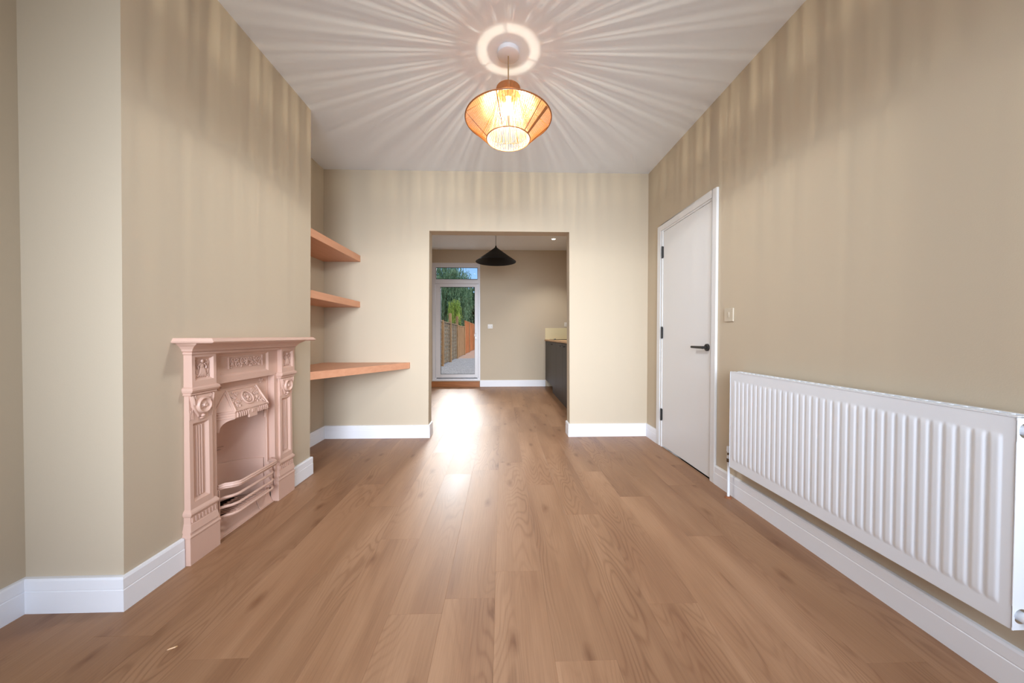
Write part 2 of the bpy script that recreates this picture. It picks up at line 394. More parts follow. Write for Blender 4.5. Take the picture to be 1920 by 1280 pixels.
struct('ceiling', c1, M_ceil, 'white ceiling of the front room with the rattan pendant', 'ceiling')
c2 = MB(); c2.box(-2.0, XR+.1, YB2-.01, YK+.1, HK, HK+.08)
struct('ceiling_kitchen', c2, M_ceil, 'white kitchen ceiling seen through the opening', 'ceiling')
KL = -1.62
kl = MB(); kl.box(KL-T, KL, YB2, YK, 0, HK+.05); struct('wall_kitchen_left', kl, M_wall, 'beige left wall of the kitchen, hidden beside the glazed door', 'wall')
kb = MB(); dx0, dx1, dz0, dz1 = -1.41, -.44, .13, 2.492
kb.box(KL-T, dx0, YK, YK+.24, 0, HK+.05); kb.box(dx1, XR+.12, YK, YK+.24, 0, HK+.05); kb.box(dx0, dx1, YK, YK+.24, dz1, HK+.05); kb.box(dx0, dx1, YK, YK+.24, -.1, dz0)
struct('wall_kitchen_back', kb, M_wall, 'beige far kitchen wall beside the white glazed door', 'wall')

# skirting
SK = [(0, 0), (.0165, 0), (.0165, .081), (.0148, .083), (.0148, .085), (.0158, .087), (.0158, .122), (.0125, .1295), (.006, .1305), (0, .1305)]
def skirt(name, path, label):
    return struct(name, MB().sweep(path, SK), M_white, label, 'skirting board')
skirt('baseboard_left', [(XL, Y0), (XL, YN), (XC, YN), (XC, 1.556)], 'white grooved skirting board around the near corner of the chimney breast')
skirt('baseboard_back', [(XC, 2.336), (XC, YF), (XL, YF), (XL, YB), (OL, YB), (OL, YB2)], 'white skirting board from the far side of the fireplace round the alcove to the opening')
skirt('baseboard_right', [(OR, YB2), (OR, YB), (XR, YB), (XR, 3.232)], 'white skirting board between the opening and the white door')
skirt('baseboard_front', [(XR, 2.330), (XR, Y0)], 'long white skirting board under the radiator')
skirt('baseboard_kitchen', [(-.445, YK), (.885, YK)], 'white skirting board along the far kitchen wall')

# ------------------------------------------------------------------ interior door
d1 = thing('door_1', 'tall flush white door with black lever handle in the right wall', 'door', (XR, 2.76, 0), kind='structure')
a0, a1, aw, at = 2.331, 3.231, .052, .0175
m = MB(); zt = 2.064
def archi(y0, y1, z0, z1): m.box(XR-at, XR, y0, y1, z0, z1)
archi(a0, a0+aw, 0, zt); archi(a1-aw-.012, a1, 0, zt); archi(a0+aw, a1-aw-.012, zt-aw, zt)
obj('architrave', m, M_door, d1, bevel=.003)
m = MB(); m.box(XR-.008, XR+T, DY0+.012, DY0+.03, 0, DH-.008); m.box(XR-.012, XR+T, DY1-.034, DY1-.012, 0, DH-.008); m.box(XR-.008, XR+T, DY0+.03, DY1-.034, DH-.028, DH-.008)
obj('door_lining', m, M_door, d1)
m = MB(); m.box(XR-.006, XR+.038, DY0+.032, DY1-.036, .014, DH-.030); obj('door_leaf', m, M_door, d1, bevel=.002)
for z in (1.808, 1.064, .302):
    h = obj('hinge', MB().tube([(XR-.014, DY1-.035, z-.055), (XR-.014, DY1-.035, z+.055)], .0075, 10).box(XR-.012, XR-.004, DY1-.046, DY1-.016, z-.05, z+.05), M_black, d1)
hz_ = .951; hyy = 2.437
ro = obj('handle_rose', MB().lathe([(0, XR-.018), (.024, XR-.018), (.026, XR-.016), (.026, XR-.005), (0, XR-.005)], (0, hyy, hz_), 28, 'x'), M_black, d1, smooth=True)
obj('handle_lever', MB().tube([(XR-.014, hyy, hz_), (XR-.048, hyy, hz_)], .010, 14).tube([(XR-.048, hyy-.011, hz_), (XR-.050, hyy+.02, hz_), (XR-.052, hyy+.13, hz_)], [.0105, .010, .0088], 12), M_black, d1, smooth=True)

# ------------------------------------------------------------------ light switch
sw = thing('light_switch', 'square beige single light switch on the wall between door and radiator', 'light switch', (XR, 2.208, 1.173))
obj('switch_plate', MB().box(XR-.009, XR, 2.208-.044, 2.208+.044, 1.173-.044, 1.173+.044), M_beigeplate, sw, bevel=.003)
obj('rocker', MB().hexa([(XR-.0105, 2.200, 1.155), (XR-.009, 2.200, 1.155), (XR-.009, 2.214, 1.155), (XR-.0105, 2.214, 1.155)], [(XR-.014, 2.200, 1.190), (XR-.009, 2.200, 1.190), (XR-.009, 2.214, 1.190), (XR-.014, 2.214, 1.190)]), M_beigeplate, sw)

# ------------------------------------------------------------------ radiator
ry0, ry1, rz0, rz1, rx = .893, 2.075, .217, .815, 1.410
rd = thing('radiator', 'long white ribbed panel radiator under the beige right wall', 'radiator', (XR, (ry0+ry1)/2, rz0))
nfl = 34; pitch = (ry1-ry0-.05)/nfl
def rh(y, z):
    f = (y-(ry0+.025))/pitch; 
    if f < 0 or f > nfl: return 0
    t = f % 1.0
    q = max(0, min(1, (.46-abs(t-.5))/.24)); a = q*q*(3-2*q)
    e = min((z-(rz0+.052))/.018, ((rz1-.052)-z)/.018); e = max(0, min(1, e)); e = e*e*(3-2*e)
    return .0030*a*e
ys = [ry0, ry0+.004]
for i in range(nfl):
    for t in (.0, .05, .12, .2, .3, .4, .5, .6, .7, .8, .88, .95): ys.append(ry0+.025+(i+t)*pitch)
ys += [ry1-.025, ry1-.004, ry1]
zs = [rz0, rz0+.004, rz0+.048, rz0+.052, rz0+.057, rz0+.062, rz0+.070, rz0+.09, (rz0+rz1)/2, rz1-.09, rz1-.070, rz1-.062, rz1-.057, rz1-.052, rz1-.048, rz1-.004, rz1]
m = MB()
for y in ys:
    for z in zs:
        edge = .004 if (y in (ys[0], ys[-1]) or z in (zs[0], zs[-1])) else 0
        m.v.append((rx+.0075-rh(y, z)+edge-.0075+.0075, y, z))
nz_ = len(zs)
for i in range(len(ys)-1):
    for j in range(nz_-1):
        a = i*nz_+j; m.f.append((a, a+1, a+nz_+1, a+nz_))
obj('front_panel', m, M_rad, rd, smooth=True)
m = MB(); m.box(rx+.008, rx+.020, ry0+.004, ry1-.004, rz0+.002, rz1-.004); m.box(rx+.03, XR-.03, ry0+.03, ry1-.03, rz0+.02, rz1-.03)
obj('water_panel', m, M_rad, rd)
# end covers with round cut-outs (near one seen)
for yy, s in ((ry0, 1), (ry1, -1)):
    m = MB(); x0, x1 = rx+.006, XR-.022
    cyl = [(rx+.032, rz1-.040, .021), (rx+.032, rz0+.040, .021)]
    seg = 24
    # plate with two holes: three plain bands plus two bands around each hole
    zb = [rz0+.002, rz0+.010, rz0+.070, rz1-.070, rz1-.010, rz1-.002]
    for za, zc in ((zb[0], zb[1]), (zb[2], zb[3]), (zb[4], zb[5])): m.box(x0, x1, min(yy, yy+s*.0015), max(yy, yy+s*.0015), za, zc)
    for (hx, hzc, hr), za, zc in ((cyl[1], zb[1], zb[2]), (cyl[0], zb[3], zb[4])):
        ring = [(hx+hr*cos(2*pi*k/seg), yy, hzc+hr*sin(2*pi*k/seg)) for k in range(seg)]
        def edgept(k):
            a = 2*pi*k/seg; c, q = cos(a), sin(a)
            t = min(((x1-hx)/c if c > 1e-6 else ((x0-hx)/c if c < -1e-6 else 9)), ((zc-hzc)/q if q > 1e-6 else ((za-hzc)/q if q < -1e-6 else 9)))
            return (hx+t*c, yy, hzc+t*q)
        out = [edgept(k) for k in range(seg)]
        for k in range(seg):
            n = (k+1) % seg; m.poly([ring[k], ring[n], out[n], out[k]])
        for cxn, czn in ((x0, za), (x1, za), (x1, zc), (x0, zc)):
            # corner fill
            best = sorted(range(seg), key=lambda k: (out[k][0]-cxn)**2+(out[k][2]-czn)**2)[:2]
            m.poly([(cxn, yy, czn), out[best[0]], out[best[1]]])
    obj('end_cover', m, M_rad, rd)
# top grille: rails with slots
m = MB(); m.box(rx+.006, rx+.016, ry0, ry1, rz1-.003, rz1+.001); m.box(XR-.036, XR-.022, ry0, ry1, rz1-.003, rz1+.001)
k = ry0
while k < ry1-.01:
    m.box(rx+.016, XR-.036, k, k+.010, rz1-.004, rz1); k += .0335
m.box(rx+.028, rx+.033, ry0, ry1, rz1-.0035, rz1+.0005)
obj('top_grille', m, M_rad, rd)
# near end fittings
px_ = rx+.032
pl = obj('air_vent_plug', MB().lathe([(0, -.026), (.0085, -.026), (.0095, -.020), (.0125, -.020), (.0135, -.006), (.0145, 0), (.0145, .012), (0, .012)], (px_, ry0, rz1-.040), 20, 'y'), M_rad, rd, smooth=True)
obj('vent_screw', MB().lathe([(0, -.033), (.0055, -.033), (.0065, -.028), (.0065, -.024), (0, -.024)], (px_, ry0, rz1-.040), 16, 'y'), M_chrome, pl, smooth=True)
vt = obj('valve_tail', MB().lathe([(0, -.024), (.0105, -.024), (.0135, -.018), (.0140, -.002), (.0145, .012), (0, .012)], (px_, ry0, rz0+.040), 20, 'y'), M_rad, rd, smooth=True)
obj('valve_nut', MB().lathe([(0, -.060), (.0115, -.060), (.0125, -.056), (.0125, -.030), (.009, -.022), (0, -.022)], (px_, ry0, rz0+.040), 6, 'y'), M_chrome, vt)
# far end lockshield valve and pipe
py_, pxx = 2.128, 1.449
vb = obj('lockshield_valve', MB().tube([(pxx, ry1-.004, rz0+.055), (pxx, py_, rz0+.055)], .009, 12).tube([(pxx, py_, rz0+.036), (pxx, py_, rz0+.082)], .010, 14).tube([(pxx, py_, rz0+.082), (pxx, py_, rz0+.112)], [.0125, .0115], 14), M_rad, rd, smooth=True)
obj('lockshield_nut', MB().lathe([(.0, rz0+.014), (.0135, rz0+.014), (.0135, rz0+.036), (.0, rz0+.036)], (pxx, py_, 0), 6), M_brass, vb)
obj('lockshield_nut', MB().lathe([(.0, rz0+.058), (.0118, rz0+.058), (.0118, rz0+.074), (.0, rz0+.074)], (pxx, py_-.002, 0), 6), M_brass, vb)
obj('pipe', MB().tube([(pxx, py_, 0.0), (pxx, py_, rz0+.016)], .0078, 14), M_rad, rd, smooth=True, label='white upright pipe')
obj('pipe_collar', MB().lathe([(.008, .010), (.016, .0075), (.0205, .003), (.0215, 0.0), (.008, 0.0)], (pxx, py_, 0), 24), M_rose, rd, smooth=True, label='brown pipe collar on the floor')
for yb in (ry0+.18, ry1-.18):
    obj('wall_bracket', MB().box(XR-.032, XR, yb-.012, yb+.012, rz0+.12, rz1-.12), M_rad, rd)

# ------------------------------------------------------------------ floating shelves and corner desk
def shelf(name, label, pts, z0, z1, cat, loc):
    m = MB(); n = len(pts); m.v += [(x, y, z0) for x, y in pts]+[(x, y, z1) for x, y in pts]
    m.f = [tuple(reversed(range(n))), tuple(range(n, 2*n))] + [(k, (k+1) % n, n+(k+1) % n, n+k) for k in range(n)]
    o = obj(name, m, M_terra, bevel=.0015); setloc(o, loc)
    return tag(o, label, cat)
sx = -1.424
shelf('wall_shelf', 'upper thick terracotta shelf in the alcove right of the chimney breast', [(XL+.008, YF+.001), (sx+.006, YF+.001), (sx+.006, YB), (XL+.008, YB)], 1.775, 1.837, 'shelf', (-1.6, 3.03, 1.775))['group'] = 'alcove shelves'
shelf('wall_shelf', 'lower thick terracotta shelf in the alcove, above the corner desk', [(XL+.004, YF+.001), (sx, YF+.001), (sx, YB), (XL+.004, YB)], 1.319, 1.378, 'shelf', (-1.6, 3.03, 1.319))['group'] = 'alcove shelves'
shelf('corner_desk', 'terracotta wedge-shaped floating desk top across the alcove below both shelves', [(XL, YF+.001), (-1.428, YF+.001), (-.930, YB-.022), (-.930, YB), (XL, YB)], .706, .766, 'desk', (-1.5, 3.03, .706))

# ------------------------------------------------------------------ fireplace
FX, FC = -1.430, 1.945
fp = thing('fireplace', 'pink painted cast iron fireplace with mantel shelf on the chimney breast', 'fireplace', (FX, FC, 0))
def F(u, v, z): return (FX+v, FC+u, z)
def fb(m, u0, u1, v0, v1, z0, z1): m.box(FX+v0, FX+v1, FC+u0, FC+u1, z0, z1)
def fpart(name, m, parent=fp, **k): return obj(name, m, M_pink, parent, **k)
# stack of slabs with plan (u0,u1,v) varying over z: moulded sections
def loft(m, secs, vback=-.02):
    i0 = len(m.v)
    for z, u0, u1, v in secs: m.v += [F(u0, vback, z), F(u1, vback, z), F(u1, v, z), F(u0, v, z)]
    for k in range(len(secs)-1):
        for j in range(4):
            a = i0+4*k+j; b = i0+4*k+(j+1) % 4; m.f.append((a, b, b+4, a+4))
    m.f.append((i0+3, i0+2, i0+1, i0)); e = i0+4*(len(secs)-1); m.f.append((e, e+1, e+2, e+3))
# framed face with a recessed bevelled panel
def framed(m, u0, u1, z0, z1, v, pu0, pu1, pz0, pz1, dep, bw, vback):
    def q(a, b, c, d): m.poly([a, b, c, d])
    O = [(u0, z0), (u1, z0), (u1, z1), (u0, z1)]; I = [(pu0, pz0), (pu1, pz0), (pu1, pz1), (pu0, pz1)]
    J = [(pu0+bw, pz0+bw), (pu1-bw, pz0+bw), (pu1-bw, pz1-bw), (pu0+bw, pz1-bw)]
    for k in range(4):
        n = (k+1) % 4
        q(F(O[k][0], v, O[k][1]), F(O[n][0], v, O[n][1]), F(I[n][0], v, I[n][1]), F(I[k][0], v, I[k][1]))
        q(F(I[k][0], v, I[k][1]), F(I[n][0], v, I[n][1]), F(J[n][0], v-dep, J[n][1]), F(J[k][0], v-dep, J[k][1]))
        q(F(O[k][0], v, O[k][1]), F(O[k][0], vback, O[k][1]), F(O[n][0], vback, O[n][1]), F(O[n][0], v, O[n][1]))
    m.poly([F(J[k][0], v-dep, J[k][1]) for k in range(4)])
    m.poly([F(O[k][0], vback, O[k][1]) for k in (3, 2, 1, 0)])
def scroll(m, u, z, v, r, turns, a0, sgn, t=.004):
    pts = []; n = int(14*turns)
    for k in range(n+1):
        f = k/n; a = a0+sgn*f*turns*2*pi; rr = r*(1-.82*f); pts.append(F(u+rr*cos(a), v, z+rr*sin(a)))
    m.tube(pts, [t*(1-.35*k/n) for k in range(n+1)], 6, up=(1, 0, 0)); m.ell(pts[-1], (t*1.3, t*1.5, t*1.5), 6, 4)
def leaf(m, u, z, v, ang, ln, wd):
    # pointed leaf with a raised middle
    c, s = cos(ang), sin(ang); P = lambda a, b, h: F(u+a*c-b*s, v+h, z+a*s+b*c)
    base, tip = P(0, 0, 0), P(ln, 0, -.001)
    m1, m2 = P(ln*.3, wd*.5, 0), P(ln*.3, -wd*.5, 0); n1, n2 = P(ln*.65, wd*.38, 0), P(ln*.65, -wd*.38, 0); h1, h2 = P(ln*.3, 0, wd*.35), P(ln*.65, 0, wd*.3)
    for t in ((base, m1, h1), (base, h1, m2), (m1, n1, h2, h1), (h1, h2, n2, m2), (n1, tip, h2), (h2, tip, n2)): m.poly(t)

# mantel shelf with moulded edge
def plan(m, z, ov, vv): return [(-.438+.012-ov, z), (.438-.012+ov, z), vv]
m = MB(); secs = [(1.004, 0, .158), (1.008, .004, .166), (1.012, .005, .168), (1.0145, .002, .163), (1.019, .000, .160), (1.0235, -.002, .157), (1.0270, -.006, .150)]
i0 = 0
for z, ov, v in secs:
    ub, uf = .432+ov, .408+ov
    m.v += [F(-ub, -.004, z), F(ub, -.004, z), F(uf, v, z), F(-uf, v, z)]
for k in range(len(secs)-1):
    for j in range(4):
        a = 4*k+j; b = 4*k+(j+1) % 4; m.f.append((a, b, b+4, a+4))
m.f.append((3, 2, 1, 0)); e = 4*(len(secs)-1); m.f.append((e, e+1, e+2, e+3))
fpart('mantel_shelf', m)
# cornice flaring up to the shelf
m = MB(); loft(m, [(.950, -.378, .378, .043), (.954, -.382, .382, .047), (.960, -.382, .382, .047), (.963, -.379, .379, .044), (.967, -.386, .386, .052), (.976, -.389, .389, .057), (.988, -.398, .398, .070), (.998, -.410, .410, .090), (1.0045, -.414, .414, .096)])
fpart('cornice', m)
# frieze with foliage panel
m = MB(); framed(m, -.252, .252, .802, .952, .014, -.192, .165, .828, .940, .009, .010, -.02)
fr = fpart('frieze', m)
m = MB(); v = .007
for u in (-.128, .120): fb(m, u-.003, u+.003, .0, .011, .862, .924)
rnd = random.Random(3)
for s in (-1, 1):
    for k in range(3):
        u = -.004+s*(.024+.034*k)
        scroll(m, u, .893+(-1)**k*.010, v, .020, 1.3, pi/2 if k % 2 else -pi/2, s*(-1)**k, .0032)
        for a in range(4): leaf(m, u+s*.006, .893+(-1)**(k+1)*.014, v+.001, rnd.uniform(0, 6.28), .017, .010)
for a in range(8): leaf(m, -.004, .893, v+.002, a*pi/4, .022, .010)
m.ell(F(-.004, v+.002, .893), (.006, .007, .007), 8, 6)
for u in [-.115+.0144*i for i in range(17)]:
    m.ell(F(u, v, .893+.024*sin(i*2.1+u*90)), (.0045, .005, .005), 6, 4)
    leaf(m, u, .893+rnd.uniform(-.02, .02), v+.001, rnd.uniform(0, 6.28), .015, .009)
fpart('frieze_ornament', m, fr, smooth=False)
# pilasters
for s in (-1, 1):
    def U(a, b): return (s*a, s*b) if s > 0 else (s*b, s*a)
    # lower stile plate + shaft with fluted panel
    m = MB(); u0, u1 = U(.217, .3735)
    fb(m, u0, u1, -.03, .012, .15, .80)
    su0, su1 = U(.252, .375); pu0, pu1 = U(.272, .356)
    framed(m, su0, su1, .245, .770, .024, pu0, pu1, .278, .636, .014, .013, -.02)
    pil = fpart('pilaster', m, bevel=.0012, seg=1)
    m = MB(); um = s*.314
    for q in (-.013, 0, .013): m.tube([F(um+q, .0115, .295), F(um+q, .0115, .620)], .0055, 8)
    for q in (-.0235, .0235): m.tube([F(um+q, .0105, .295), F(um+q, .0105, .620)], .003, 6)
    fpart('flute', m, pil, smooth=True)
    # roundel bracket
    m = MB(); ww = .058; zt_, zb_ = .766, .662
    prof = [(zt_, ww, .030), (zt_-.008, ww, .034), (zt_-.03, ww*.92, .036), (.712, ww*.86, .036), (.690, ww*.62, .036), (.672, ww*.38, .034), (zb_, ww*.30, .028)]
    loft(m, [(z, um-h, um+h, v) for z, h, v in reversed(prof)], .01)
    for e in (-1, 1):
        for k, q in enumerate((.044, .052, .060)):
            m.tube([F(um+e*q, .024, .70-.004*k), F(um+e*q, .024, .655)], .0028, 6)
        m.tube([F(um+e*.056, .036, .764), F(um+e*.052, .038, .745), F(um+e*.047, .038, .722)], [.004, .005, .003], 6)
        scroll(m, um+e*.040, .752, .037, .010, 1.1, pi/2, -e, .0026)
    bk = fpart('roundel_bracket', m, pil, smooth=True)
    m = MB(); cz = .715; rr = .036
    m.lathe([(.0, .046), (.006, .0485), (.0085, .044), (.012, .0385), (.022, .038), (.028, .043), (.031, .048), (.034, .048), (.037, .043), (.038, .034)], (FX, FC+um, cz), 28, 'x')
    for k in range(4):
        leaf(m, um, cz, .0385, k*pi/2+pi/4, .020, .012)
    fpart('roundel', m, pil, smooth=True)
    m = MB(); m.ell(F(um, .034, .667), (.008, .009, .008), 10, 8); m.ell(F(um, .030, .655), (.006, .014, .005), 10, 6)
    fpart('drop_bead', m, pil, smooth=True)
    # capital moulding, head block with figure panel
    m = MB(); cu0, cu1 = U(.247, .377)
    loft(m, [(.766, cu0-.002, cu1+.002, .034), (.770, cu0-.005, cu1+.005, .040), (.774, cu0-.005, cu1+.005, .040), (.776, cu0-.003, cu1+.003, .037), (.781, cu0-.007, cu1+.007, .046), (.790, cu0-.010, cu1+.010, .052), (.799, cu0-.010, cu1+.010, .052), (.805, cu0-.003, cu1+.003, .044)])
    fpart('capital_moulding', m, pil)
    m = MB(); pu0, pu1 = U(.262, .361); framed(m, cu0, cu1, .803, .955, .042, pu0, pu1, .832, .940, .013, .011, -.02)
    hb = fpart('head_block', m, pil)
    m = MB(); v = .031
    # small draped figure with scrolling sides
    m.ell(F(um, v+.002, .919), (.006, .0075, .0085), 8, 6); m.ell(F(um, v, .898), (.006, .0125, .013), 8, 6)
    for q in (-1.2, -.6, 0, .6, 1.2): m.tube([F(um+q*.006, v, .890), F(um+q*.010, v+.002, .866), F(um+q*.016, v, .848)], [.0035, .0045, .003], 6)
    for e in (-1, 1):
        m.tube([F(um+e*.009, v+.002, .907), F(um+e*.022, v+.001, .897), F(um+e*.020, v+.002, .884)], [.004, .0036, .003], 6)
        scroll(m, um+e*.026, .911, v, .011, 1.2, pi/2, -e, .0028)
        scroll(m, um+e*.026, .853, v, .011, 1.2, -pi/2, e, .0028)
        m.tube([F(um+e*.030, v, .902), F(um+e*.033, v, .88), F(um+e*.028, v, .862)], .0026, 6)
    fpart('figure_relief', m, hb, smooth=True)
    # base: torus, dentil band, slope, plinth
    m = MB(); bu0, bu1 = U(.236, .378)
    loft(m, [(.150, bu0-.008, bu1+.006, .034), (.180, bu0-.002, bu1+.002, .028), (.186, bu0, bu1, .0255), (.216, bu0, bu1, .0255), (.219, bu0-.003, bu1+.003, .029), (.224, bu0-.005, bu1+.005, .033), (.231, bu0-.006, bu1+.006, .035), (.238, bu0-.005, bu1+.005, .033), (.243, bu0-.002, bu1+.002, .028), (.250, bu0+.004, bu1, .022)])
    for k in range(8):
        q = bu0+(bu1-bu0)*(k+.5)/8; fb(m, q-.0035, q+.0035, .02, .0295, .190, .212)
    fpart('pilaster_base', m, pil)
    m = MB(); qu0, qu1 = U(.222, .386)
    loft(m, [(0, qu0, qu1, .030), (.122, qu0, qu1, .030), (.125, qu0-.002, qu1+.002, .033), (.131, qu0-.002, qu1+.002, .033), (.135, qu0+.001, qu1-.001, .030), (.152, qu0+.004, qu1-.003, .026)])
    fpart('plinth', m, pil, bevel=.001, seg=1)
# inner frame (recessed) with moulded arch strip
iv = -.025; m = MB()
fb(m, -.219, -.187, iv-.012, iv, 0, .80); fb(m, .187, .219, iv-.012, iv, 0, .80); fb(m, -.187, .187, iv-.012, iv, .615, .80)
m.box(FX+iv-.012, FX+.016, FC-.222, FC+.222, .796, .804)
for e in (-1, 1):
    fb(m, min(e*.2165, e*.2215), max(e*.2165, e*.2215), iv, .013, .10, .80)
    m.tube([F(e*.194, iv+.002, .11), F(e*.194, iv+.002, .57)], .0055, 8); m.ell(F(e*.194, iv+.003, .572), (.008, .009, .006), 8, 6)
    m.tube([F(e*.205, iv, .11), F(e*.205, iv, .80)], .0022, 6)
infr = fpart('inner_frame', m)
for e in (-1, 1):
    m = MB()
    scroll(m, e*.150, .770, iv+.001, .013, 1.2, 0, e, .0035)
    for a in (.4, 1.4, 2.4, 3.6): leaf(m, e*.160, .762, iv+.002, a if e > 0 else pi-a, .022, .012)
    fpart('spandrel_leaf', m, infr)
# canopy hood
m = MB(); tz, bz = .746, .640; tu, bu, su = .112, .126, .192; fv = .034
A, B = F(-tu, iv, tz), F(tu, iv, tz); C, Dd = F(-bu, fv, bz), F(bu, fv, bz); E1, E2 = F(-su, iv, bz), F(su, iv, bz)
m.poly([A, C, Dd, B]); m.poly([A, E1, C]); m.poly([B, Dd, E2])
z2 = .604; C2, D2, E3, E4 = F(-bu, fv+.002, z2), F(bu, fv+.002, z2), F(-su, iv, z2), F(su, iv, z2)
m.poly([C, C2, D2, Dd]); m.poly([E1, E3, C2, C]); m.poly([Dd, D2, E4, E2]); m.poly([E3, E4, D2, C2])
can = fpart('canopy', m)
def onhood(u, t):    # point on the sloping front, t 0 top .. 1 bottom
    return u, iv+(fv-iv)*t, tz+(bz-tz)*t
nrm = Vector((tz-bz, 0, fv-iv)).normalized()   # outward normal in (x,z)
def H(u, t, h): a = onhood(u, t); return (FX+a[1]+nrm.x*h, FC+a[0], a[2]+nrm.z*h)
m = MB()
for (u0, t0, u1, t1) in ((-tu+.004, 0, -bu+.004, 1), (tu-.004, 0, bu-.004, 1)): m.tube([H(u0, t0, .002), H(u1, t1, .002)], .0055, 8)
m.tube([H(-bu, 1, .001), H(bu, 1, .001)], .0045, 8); m.tube([H(-tu, 0.02, .001), H(tu, .02, .001)], .004, 8)
# triangle frame on the splayed cheeks
for e in (-1, 1):
    a, b, c = Vector(F(e*tu, iv, tz)), Vector(F(e*su, iv, bz)), Vector(F(e*bu, fv, bz))
    g = (a+b+c)/3; nn = (b-a).cross(c-a).normalized(); 
    if nn.y*e < 0: nn = -nn
    q = [p+(g-p)*.12 for p in (a, b, c)]
    m.tube([q[0]+nn*.001, q[1]+nn*.001], .003, 6); m.tube([q[1]+nn*.001, q[2]+nn*.001], .003, 6); m.tube([q[2]+nn*.001, q[0]+nn*.001], .004, 6)
    for zz in (.636, .622, .610):
        m.tube([F(e*su, iv+.001, zz), F(e*bu, fv+.003, zz)], .0028, 6)
# flutes on the front band, plain tab in the middle
for k in range(6):
    for e in (-1, 1):
        u = e*(.038+.0145*k); m.tube([F(u, fv+.002, .634), F(u, fv+.004, .620), F(u, fv+.003, .608)], [.003, .0048, .004], 6)
fpart('canopy_moulding', m, can, smooth=True)
m = MB(); fb(m, -.031, .031, fv-.004, fv+.006, .588, .636); fb(m, -.012, .012, fv, fv+.009, .612, .630); fpart('canopy_tab', m, can, bevel=.002)
m = MB()
def P2(u, t, h): return H(u, t, h)
cen = .5; R = .036
for rr, hh, tt in ((R, .004, .0055), (R*.62, .003, .0035)):
    pts = [H(rr*cos(2*pi*k/24), cen+rr*sin(2*pi*k/24)/.119, hh) for k in range(25)]; m.tube(pts, tt, 8, cap=False)
m.ell(H(0, cen, .004), (.008, .011, .011), 10, 8)
for k in range(6):
    a = 2*pi*k/6; m.ell(H(.016*cos(a), cen+.016*sin(a)/.119, .003), (.004, .006, .006), 6, 5)
fpart('canopy_roundel', m, can, smooth=True)
m = MB(); rnd = random.Random(5)
def HF(f):   # run a relief builder in a flat frame then wrap on the hood
    t = MB(); f(t)
    for i, (x, y, z) in enumerate(t.v): t.v[i] = H(y-FC, .5-(z)/.119, x-FX+.002)
    o = len(m.v); m.v += t.v; m.f += [tuple(o+q for q in fc) for fc in t.f]
def orn(t):
    for e in (SIDE,):
        for k in range(4):
            scroll(t, e*(.062+.012*(k % 2)+.004*k), .036-.023*k, 0, .012, 1.2, pi/2*(k % 2), e*(-1)**k, .003)
        for k in range(14): leaf(t, e*rnd.uniform(.050, .104), rnd.uniform(-.046, .044), .001, rnd.uniform(0, 6.28), .020, .011)
for SIDE in (-1, 1):
    m = MB(); HF(orn); fpart('canopy_leaf_relief', m, can)
# curved spandrels under the cheeks
for e in (-1, 1):
    m = MB(); n = 22; top = []; bot = []
    for k in range(n+1):
        t = k/n; u = su+(bu-su)*t; vv = iv+(fv-iv)*t
        zb = .540 if t < .28 else .546+.054*sqrt(max(0, 1-(1-(t-.28)/.72)**2))
        if t < .28: zb = .541+.004*sin(t/.28*pi)
        top.append((u, vv, z2+.002)); bot.append((u, vv, zb))
    nv = Vector((su-bu, 0)).normalized()
    for (d0) in (0, -.010):
        pass
    i0 = len(m.v)
    for k in range(n+1):
        for (u, vv, z) in (top[k], bot[k]):
            m.v.append(F(e*u, vv, z)); m.v.append(F(e*(u-.006), vv-.010, z))
    for k in range(n):
        a = i0+4*k; b = a+4
        m.f += [(a, b, b+2, a+2), (a+1, a+3, b+3, b+1), (a+2, b+2, b+3, a+3), (a, a+1, b+1, b)]
    m.f += [(i0, i0+2, i0+3, i0+1), (i0+4*n, i0+4*n+1, i0+4*n+3, i0+4*n+2)]
    fpart('canopy_bracket', m, can)
# firebox: curved fireback in two castings
m = MB(); n = 28
def back(th, z, d0): 
    sx = max(0, sin(th)); return F(-.187*cos(th), iv-.008-d0*sx**.75, z)
zz = [.070, .14, .24, .33, .42, .52, .62, .72]; dd = [.19, .19, .185, .175, .155, .125, .095, .07]
for z, d_ in zip(zz, dd):
    for k in range(n+1): m.v.append(back(pi*k/n, z, d_))
for j in range(len(zz)-1):
    for k in range(n): a = j*(n+1)+k; m.f.append((a, a+1, a+n+2, a+n+1))
m.poly([back(pi*k/n, .72, .07) for k in range(n+1)])
fpart('fireback', m, smooth=True)
m = MB(); N2 = n+1; top = []
for k in range(n+1):
    th = pi*k/n; zt2 = .300+.075*math.exp(-((th-1.15)/.42)**2)+.01*cos(th)
    a = back(th, .074, .19); b = back(th, zt2, .176)
    g = Vector(F(0, iv, 0)); 
    for p in (a, b):
        q = Vector((g.x-p[0], g.y-p[1], 0)); q = q.normalized()*.010; m.v.append((p[0]+q.x, p[1]+q.y, p[2]))
    m.v.append(b)
for k in range(n):
    a = 3*k; m.f += [(a, a+3, a+4, a+1), (a+1, a+4, a+5, a+2)]
fpart('fireback_lower_plate', m, smooth=True)
m = MB(); m.tube([back(pi*.36, .385, .16), back(pi*.50, .40, .155), back(pi*.62, .395, .16)], .004, 6); m.tube([back(pi*.38, .372, .162), back(pi*.50, .384, .158), back(pi*.60, .38, .162)], .003, 6)
fpart('fireback_ridge', m, smooth=True)
